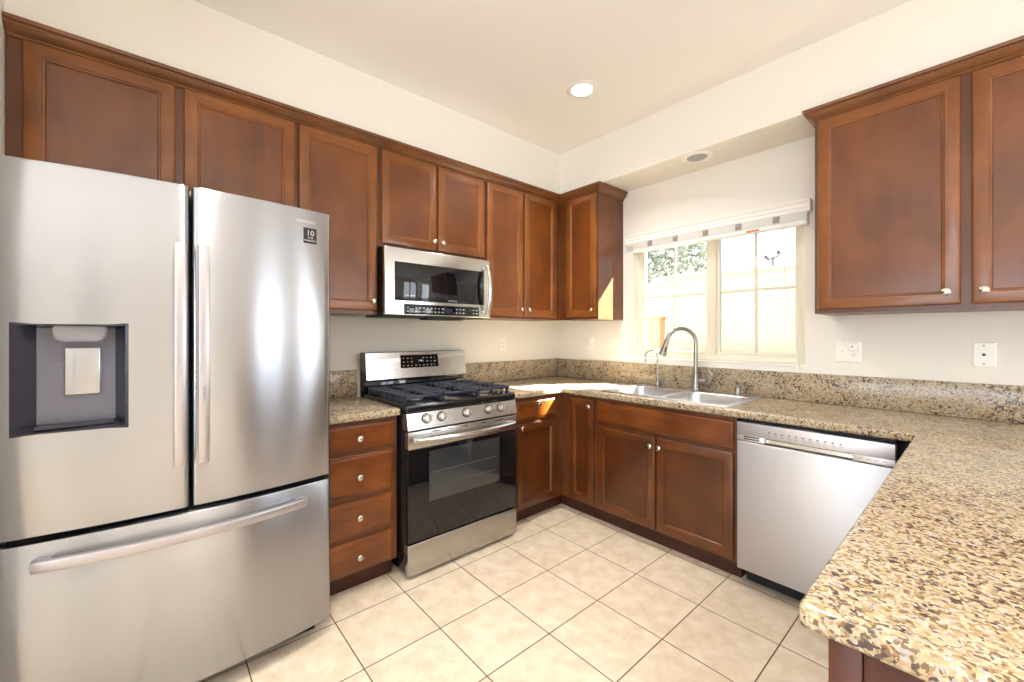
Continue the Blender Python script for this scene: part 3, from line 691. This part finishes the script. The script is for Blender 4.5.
cpm = obj('control_strip', B().box(0.4195, 0.4222, 1.248, 1.802, 1.432, 1.494, 0.0008), M['glass_black'], md)
bb = B()
for r_ in range(2):
    for k in range(20):
        if k in (2, 3, 7, 8, 9, 18): continue
        a = 1.262+k*0.0268; bb.box(0.4222, 0.4226, a, a+0.012, 1.447+r_*0.022, 1.453+r_*0.022)
obj('button_marks', bb, M['print_light'], cpm, smooth=None)
obj('clock_display', B().box(0.4221, 0.4225, 1.46, 1.53, 1.450, 1.478), M['display'], cpm, smooth=None)
obj('nameplate', text_bm('SAMSUNG', 0.015, V(0.4226, 1.46, 1.524), Y, Z, X), M['print_light'], md, smooth=None)
hp = [V(0.440+0.032*math.sin(math.pi*k/20)**0.8, 1.186, 1.455+0.325*k/20) for k in range(21)]
bb = B().tube(hp, 0.010, 12, sx=1.4, up=(0, 1, 0))
for z in (1.462, 1.775): bb.box(0.418, 0.446, 1.176, 1.196, z-0.012, z+0.012, 0.003)
obj('door_handle', bb, M['steel'], md)

# ------------------------------------------------------------------ refrigerator
FC, FH = 2.8135, 0.463
fr = thing('refrigerator', V(0.45, FC, 0), 'large stainless french-door refrigerator with water dispenser and bottom freezer drawer', 'refrigerator')
obj('fridge_body', B().box(0.03, 0.745, FC-FH+0.005, FC+FH-0.005, 0.035, 1.800, 0.004), M['slate'], fr)
bb = B(); bb.box(0.12, 0.735, FC-FH+0.04, FC+FH-0.04, 0.0, 0.036); obj('kick_plate', bb, M['black_matte'], fr, smooth=None)
obj('door_gasket', B().box(0.745, 0.789, FC-FH+0.012, FC+FH-0.012, 0.10, 1.805), M['gasket'], fr, smooth=None)
def bow(d): return 0.832+0.044*(1-((d-FC)/FH)**2)
def fridge_front(a0, a1, z0, z1, hole=None, r=0.016):
    ds = []
    for k in range(7): t = math.pi/2*k/6; ds.append((a0+r*(1-math.cos(t)), r*(1-math.sin(t))))
    n = 26
    for k in range(1, n): ds.append((a0+r+(a1-a0-2*r)*k/n, 0))
    for k in range(7): t = math.pi/2*(1-k/6); ds.append((a1-r*(1-math.cos(t)), r*(1-math.sin(t))))
    if hole: 
        for h in hole[:2]: ds.append((h, 0))
        ds = sorted(ds); 
    zs = [(z0, 0.005), (z0+0.002, 0.0015), (z0+0.006, 0)]+([(hole[2], 0), (hole[3], 0)] if hole else [])+[(z1-0.006, 0), (z1-0.002, 0.0015), (z1, 0.005)]
    b = bmesh.new(); G = [[b.verts.new(V(bow(d)-o-oz, d, z)) for z, oz in zs] for d, o in ds]
    bk = [[b.verts.new(V(0.790, d, z)) for z in (z0, z1)] for d, o in ds]
    for i in range(len(ds)-1):
        for j in range(len(zs)-1):
            dm = (ds[i][0]+ds[i+1][0])/2; zm = (zs[j][0]+zs[j+1][0])/2
            if hole and hole[0] < dm < hole[1] and hole[2] < zm < hole[3]: continue
            b.faces.new((G[i][j], G[i+1][j], G[i+1][j+1], G[i][j+1]))
        b.faces.new((G[i][0], bk[i][0], bk[i+1][0], G[i+1][0])); b.faces.new((G[i][-1], G[i+1][-1], bk[i+1][1], bk[i][1]))
        b.faces.new((bk[i][0], bk[i][1], bk[i+1][1], bk[i+1][0]))
    b.faces.new([G[0][j] for j in range(len(zs))]+[bk[0][1], bk[0][0]]); b.faces.new([G[-1][j] for j in range(len(zs))]+[bk[-1][1], bk[-1][0]])
    bmesh.ops.recalc_face_normals(b, faces=b.faces)
    o = B(); o.bm.free(); o.bm = b; return o
GP = 2.834
H = (2.998, 3.246, 1.012, 1.342)
ld = obj('fridge_door', fridge_front(GP+0.004, FC+FH, 0.706, 1.831, H), M['fridge_steel'], fr, smooth=30)
rd = obj('fridge_door', fridge_front(FC-FH, GP-0.004, 0.706, 1.831), M['fridge_steel'], fr, smooth=30)
fz_ = obj('freezer_drawer', fridge_front(FC-FH, FC+FH, 0.082, 0.688), M['fridge_steel'], fr, smooth=30)
# dispenser recess
h0, h1, hz0, hz1 = H; xo = bow(h1)+0.003; xb = 0.808
bb = B(); e_ = 0.004
o_pts = [(h0-e_, hz0-e_), (h1+e_, hz0-e_), (h1+e_, hz1+e_), (h0-e_, hz1+e_)]; i_pts = [(h0+e_, hz0+e_), (h1-e_, hz0+e_), (h1-e_, hz1-e_), (h0+e_, hz1-e_)]
b = bb.bm
r0 = [b.verts.new(V(bow(d)+0.0005, d, z)) for d, z in o_pts]; r1 = [b.verts.new(V(bow(d)+0.0035, d, z)) for d, z in i_pts]
k_pts = [(h0+0.03, hz0+0.022), (h1-0.045, hz0+0.022), (h1-0.045, hz1-0.012), (h0+0.03, hz1-0.012)]
r2 = [b.verts.new(V(xb, d, z)) for d, z in k_pts]
for p, q in ((r0, r1), (r1, r2)):
    for k in range(4):
        f = b.faces.new((p[k], p[(k+1) % 4], q[(k+1) % 4], q[k])); f.material_index = 1
f = b.faces.new(r2); f.material_index = 0
bmesh.ops.recalc_face_normals(b, faces=b.faces)
dp = obj('water_dispenser', bb, [M['slate'], M['slate_dark']], ld, smooth=None, label='dark grey recessed water dispenser')
bb = B(); bb.prism([V(0.809, 3.045, 1.338), V(0.809, 3.165, 1.338), V(0.809, 3.163, 1.305), V(0.809, 3.148, 1.287), V(0.809, 3.062, 1.287), V(0.809, 3.047, 1.305)], (0.038, 0, 0), 0.004); obj('dispenser_spout', bb, M['spout_grey'], dp)
bb = B(); bb.box(0.809, 0.818, 3.062, 3.142, 1.120, 1.268, 0.004); obj('dispenser_paddle', bb, M['fridge_steel'], dp)
bb = B(); bb.box(0.809, 0.850, h0+0.03, h1-0.045, hz0+0.012, hz0+0.022, 0.002); obj('drip_tray', bb, M['slate_dark'], dp)
# handles
for a, dr in ((GP+0.030, ld), (GP-0.034, rd)):
    hp = []
    for k in range(31):
        t = k/30; z = 0.862+0.758*t; hp.append(V(bow(a)+0.030+0.026*math.sin(math.pi*t)**0.7, a, z))
    bb = bmesh.new(); rings = []; 
    for k, p in enumerate(hp):
        wv, tv = 0.017, 0.008
        rings.append([bb.verts.new(p+Y*wv*sx_+X*tv*sy_) for sx_, sy_ in ((-1, -1), (-0.9, 0.7), (-0.6, 1), (0.6, 1), (0.9, 0.7), (1, -1))])
    for i in range(30):
        for k in range(6): bb.faces.new((rings[i][k], rings[i][(k+1) % 6], rings[i+1][(k+1) % 6], rings[i+1][k]))
    bb.faces.new(rings[0][::-1]); bb.faces.new(rings[-1]); bmesh.ops.recalc_face_normals(bb, faces=bb.faces)
    o_ = B(); o_.bm.free(); o_.bm = bb
    for z in (0.875, 1.607): o_.box(bow(a)-0.004, bow(a)+0.030, a-0.013, a+0.013, z-0.014, z+0.014, 0.003)
    hh = obj('door_handle', o_, M['handle'], dr, smooth=30)
    if dr is rd: obj('nameplate', text_bm('SAMSUNG', 0.011, V(bow(a)+0.0625, a, 1.11), Z, -Y, X), M['print_grey'], hh, smooth=None)
bb = bmesh.new(); rings = []
for k in range(41):
    t = k/40; d = FC-0.372+0.744*t+0.018; zc = 0.628
    x = bow(d)+0.030+0.024*math.sin(math.pi*t)**0.7
    rings.append([bb.verts.new(V(x+p*0.008, d, zc+q*0.018)) for p, q in ((-1, -1), (0.7, -0.9), (1, -0.6), (1, 0.6), (0.7, 0.9), (-1, 1))])
for i in range(40):
    for k in range(6): bb.faces.new((rings[i][k], rings[i][(k+1) % 6], rings[i+1][(k+1) % 6], rings[i+1][k]))
bb.faces.new(rings[0][::-1]); bb.faces.new(rings[-1]); bmesh.ops.recalc_face_normals(bb, faces=bb.faces)
o_ = B(); o_.bm.free(); o_.bm = bb
for d in (FC-0.335, FC+0.372): o_.box(bow(d)-0.004, bow(d)+0.034, d-0.020, d+0.020, 0.615, 0.641, 0.003)
obj('drawer_handle', o_, M['handle'], fz_, smooth=30)
# sticker and lettering on the right door (surface slopes with the bow)
def on_door(d, z, off):
    sl = (bow(d+0.001)-bow(d-0.001))/0.002; n_ = V(1, -sl, 0).normalized(); u_ = V(-sl, -1, 0).normalized()*1
    return V(bow(d), d, z)+n_*off, n_, u_
p, n_, u_ = on_door(2.438, 1.690, 0.0006)
st = obj('warranty_sticker', B().loops(p-u_*0.027, u_, Z, n_, 0.054, 0.064, [(0, 0), (0.0008, 0.0005)]), M['black_matte'], rd, smooth=None, label='dark square sticker reading 10 YEAR WARRANTY')
p, n_, u_ = on_door(2.438, 1.732, 0.0013)
obj('sticker_print', text_bm('10', 0.032, p, u_, Z, n_, 0.0003), M['print_light'], st, smooth=None)
p, n_, u_ = on_door(2.438, 1.713, 0.0013); obj('sticker_print', text_bm('YEAR', 0.010, p, u_, Z, n_, 0.0003), M['print_light'], st, smooth=None)
p, n_, u_ = on_door(2.438, 1.701, 0.0013); obj('sticker_print', text_bm('WARRANTY', 0.0095, p, u_, Z, n_, 0.0003), M['print_light'], st, smooth=None)
p, n_, u_ = on_door(2.455, 1.778, 0.0004); obj('nameplate', text_bm('SAMSUNG', 0.017, p, u_, Z, n_, 0.0004), M['steel'], rd, smooth=None)

# ------------------------------------------------------------------ wall plates
def plate(face, a, z, w_, h_, label, kind, cat):
    U, Nn = axes(face); L_ = pos(face, a, 0.0, z)
    if face == 'L': U = -U   # left to right as seen from the room
    names = {'outlet': 'wall_outlet', 'switch': 'light_switch', 'phone': 'phone_jack', 'combo': 'switch_outlet_plate'}
    t_ = thing(names[kind], L_, label, cat)
    O = L_-U*w_/2-Z*h_/2
    obj('cover_plate', B().loops(O, U, Z, Nn, w_, h_, [(0, 0.0), (0, 0.002), (0.003, 0.005), (0.006, 0.006)]), M['plate'], t_, smooth=None)
    def pt(u, v, off): return L_+U*u+Z*v+Nn*off
    def rect(bb, u0, u1, v0, v1, o0, o1): bb.loops(pt(u0, v0, o0), U, Z, Nn, u1-u0, v1-v0, [(0, 0), (0.0006, o1-o0)])
    def recept(cu, cv):
        bb = B(); rect(bb, cu-0.016, cu+0.016, cv-0.014, cv+0.014, 0.006, 0.0075); r_ = obj('receptacle', bb, M['plate'], t_, smooth=None)
        bb = B(); rect(bb, cu-0.007, cu-0.005, cv-0.001, cv+0.008, 0.0075, 0.0079); rect(bb, cu+0.005, cu+0.007, cv-0.001, cv+0.008, 0.0075, 0.0079); rect(bb, cu-0.002, cu+0.002, cv-0.009, cv-0.005, 0.0075, 0.0079)
        obj('slots', bb, M['slot'], r_, smooth=None)
    def toggle(cu):
        bb = B(); rect(bb, cu-0.005, cu+0.005, -0.012, 0.012, 0.006, 0.0068); bb.tube([pt(cu, 0.0, 0.006), pt(cu, 0.008, 0.016)], [0.0035, 0.003], 10)
        obj('toggle', bb, M['white'], t_, smooth=None)
    if kind == 'outlet': recept(0, 0.020); recept(0, -0.020)
    if kind == 'switch': toggle(0)
    if kind == 'combo':
        toggle(-0.024); recept(0.024, 0.020); recept(0.024, -0.020)
        for v in (-0.043, 0.043): bb = B(); rect(bb, -0.027, -0.021, v-0.003, v+0.003, 0.006, 0.0066); obj('screw', bb, M['nickel'], t_, smooth=None)
    if kind == 'phone':
        for nm_, v, r_ in (('jack', 0, 0.006), ('screw', 0.042, 0.003), ('screw', -0.042, 0.003)): obj(nm_, B().lathe([(r_, 0), (r_, 0.0012), (r_*0.6, 0.0015)], pt(0, v, 0.006), Nn, 16), M['slot'], t_)
    return t_
sw = 0.074; sh_ = 0.118
plate('B', 2.198, 1.213, 0.118, sh_, 'white double wall plate with a switch and outlets, right of the sink window', 'combo', 'outlet')
plate('B', 2.698, 1.215, sw, sh_, 'white wall plate with one small dark jack, below the right wall cabinet', 'phone', 'wall plate')
plate('L', 0.692, 1.222, sw, sh_, 'white wall outlet right of the range under the two-door cabinet', 'outlet', 'outlet')
plate('B', 0.405, 1.228, sw, sh_, 'white wall outlet with a small plug beside the corner', 'outlet', 'outlet')
plate('B', 0.633, 1.222, sw, sh_, 'white light switch nearest the left edge of the sink window', 'switch', 'switch')
pa = thing('plug_in_adapter', V(2.222, 0.008, 1.233), 'small white plug-in adapter in the upper outlet right of the window', 'adapter')
obj('adapter_body', B().box(2.203, 2.241, 0.0082, 0.034, 1.218, 1.262, 0.004, 3), M['plate'], pa)
obj('indicator', B().lathe([(0.004, 0), (0.004, 0.0008), (0.001, 0.001)], V(2.222, 0.034, 1.242), DD, 12), M['slot'], pa)
pb = B().box(0.388, 0.422, 0.0082, 0.032, 1.236, 1.272, 0.004, 3)
tag(obj('night_light', pb, M['plate'], origin=V(0.405, 0.008, 1.25)), 'tiny white plug-in light on the outlet beside the corner', 'night light')

# ------------------------------------------------------------------ ceiling lamps
def recessed(x, d, z, lit, label, grp=None):
    t_ = thing('recessed_light', V(x, d, z), label, 'light', grp)
    obj('trim_ring', B().lathe([(0.062, 0.0), (0.096, -0.001), (0.096, -0.004), (0.090, -0.007), (0.066, -0.009), (0.062, -0.004)], V(x, d, z), Z, 48), M['white'], t_)
    obj('lens', B().lathe([(0.063, -0.002), (0.063, -0.005), (0.040, -0.007), (0.001, -0.008)], V(x, d, z), Z, 48), M['lamp'] if lit else plain('unlit_lens', lin(165, 165, 165), 0.4, 0.3), t_)
    return t_
def lamp_light(x, d, z, power):
    l = bpy.data.lights.new('recessed_lamp_glow', 'AREA'); l.shape = 'DISK'; l.size = 0.12; l.energy = power; l.color = (1, 0.96, 0.90); l.spread = math.radians(125)
    o = bpy.data.objects.new('recessed_lamp_glow', l); COL.objects.link(o); o.location = V(x, d, z-0.012)
A_ = recessed(1.063, 0.932, CH, True, 'lit round recessed light in the main ceiling', None); lamp_light(1.063, 0.932, CH, 12)
recessed(1.457, 0.236, SZ, False, 'unlit grey recessed light in the low soffit above the window', None)
for x, d in ((4.0, 2.5), (1.7, 2.7), (4.6, 1.9), (4.4, 3.6), (2.9, 4.6)):  # extra lamps out of view, added to brighten the interior
    k = dup(A_, V(x, d, CH), 'added round recessed light out of view, brightening the room'); k['group'] = 'added recessed lights over the dining side'; lamp_light(x, d, CH, 16)

# ------------------------------------------------------------------ outside
struct('wall_sun_blocker', B().box(5.07, 13, -5.2, -5.0, -0.15, 8.0), M['stucco'])  # unseen thin wall added to keep sun off the right half of the window
struct('wall_reflection_recess', B().box(RX+0.1, RX+1.6, 4.1, 4.3, 0, CH).box(RX+0.1, RX+1.6, 5.05, 5.25, 0, CH).box(RX+1.6, RX+1.7, 4.1, 5.25, 0, CH).box(RX+0.1, RX+1.7, 4.1, 5.25, 2.5, 2.6), M['wall'])  # unseen recess added to give the fridge a dark band to reflect
struct('ground_outside', B().box(-14, 12, -14, -0.145, -0.25, -0.15), M['concrete'])
gw = B(); gw.box(-0.62, 8, -3.4, -3.2, -0.15, 2.16); gw.box(-0.62, 8, -3.43, -3.17, 2.16, 2.21)
tag(obj('garden_wall', gw, M['stucco'], origin=V(2, -3.3, -0.15), smooth=None), 'tall beige stucco wall seen through the sink window', 'wall', kind='structure')
gw = B(); gw.box(-7, -0.64, -4.3, -4.1, -0.15, 1.93); tag(obj('garden_wall', gw, M['stucco'], origin=V(-3, -4.2, -0.15), smooth=None), 'lower beige stucco wall behind the terracotta column at left', 'wall', kind='structure')
pl = B(); pl.box(-0.6, 6, -3.19, -2.80, -0.15, 1.03, 0.01)
tag(obj('planter_ledge', pl, M['concrete'], origin=V(2, -3, -0.15)), 'low pale ledge running along the foot of the outdoor stucco wall', 'ledge', kind='structure')
col = thing('gate_pillar', V(-0.80, -3.2, -0.15), 'tan outdoor pillar seen low through the left window sash', 'pillar')
obj('shaft', B().box(-0.90, -0.69, -3.32, -3.12, -0.15, 1.56, 0.01), M['box_tan'], col); obj('cap', B().box(-0.92, -0.67, -3.34, -3.10, 1.56, 1.60, 0.01), M['box_tan'], col)
sd = thing('garden_shed', V(-2.2, -6.5, -0.15), 'small gabled shed beyond the wall, below the tree', 'shed')
obj('shed_wall', B().box(-2.9, -1.9, -7.5, -6.5, -0.15, 2.45), M['stucco'], sd, smooth=None)
obj('shed_roof', B().prism([V(-3.0, -6.4, 2.45), V(-3.0, -7.6, 2.45), V(-3.0, -7.0, 2.80)], (1.2, 0, 0)), M['roofdark'], sd, smooth=None)
def tree(x, d, h, r, label, n=1500):
    t_ = thing('garden_tree', V(x, d, -0.15), label, 'tree')
    bb = B(); bb.tube([V(x, d, -0.15), V(x+0.05, d, h*0.45), V(x-0.1, d+0.1, h*0.8)], [0.16, 0.11, 0.05], 10)
    for k in range(6):
        a = k*1.05; bb.tube([V(x, d, h*0.45), V(x+r*0.6*math.cos(a), d+r*0.6*math.sin(a), h*0.85)], [0.06, 0.02], 8)
    obj('trunk', bb, M['bark'], t_)
    b = bmesh.new()
    for k in range(n):
        while True:
            p = Vector((random.uniform(-1, 1), random.uniform(-1, 1), random.uniform(-1, 1)))
            if 0.25 < p.length < 1 and math.sin(p.x*6+1)*math.sin(p.y*5)*math.sin(p.z*7) > -0.35: break
        c_ = Vector((x+p.x*r, -(d+p.y*r), h*0.85+p.z*r*0.85)); u = Vector((random.gauss(0, 1), random.gauss(0, 1), random.gauss(0, 1))).normalized(); v = u.orthogonal().normalized(); s_ = random.uniform(0.07, 0.15)
        b.faces.new([b.verts.new(c_+u*s_), b.verts.new(c_+v*s_*0.5), b.verts.new(c_-u*s_), b.verts.new(c_-v*s_*0.5)])
    w = B(); w.bm.free(); w.bm = b; obj('crown', w, M['leaf'], t_, smooth=None)
tree(-4.0, -9.6, 4.2, 1.45, 'leafy tree beyond the garden wall behind the left window sash', 2200)
an = thing('lamp_pole', V(0.04, -6, -0.15), 'thin outdoor pole with two small heads above the stucco wall', 'pole')
bb = B(); bb.tube([V(0.04, -6, -0.15), V(0.04, -6, 2.76)], 0.02, 8); bb.tube([V(-0.06, -6, 2.74), V(0.14, -6, 2.80)], 0.015, 8); obj('pole', bb, M['roofdark'], an)
bb = B()
for x, z in ((-0.07, 2.76), (0.14, 2.82)): bb.lathe([(0.03, 0), (0.05, 0.03), (0.03, 0.07)], V(x, -6, z), Z, 12)
obj('lamp_head', bb, M['roofdark'], an)
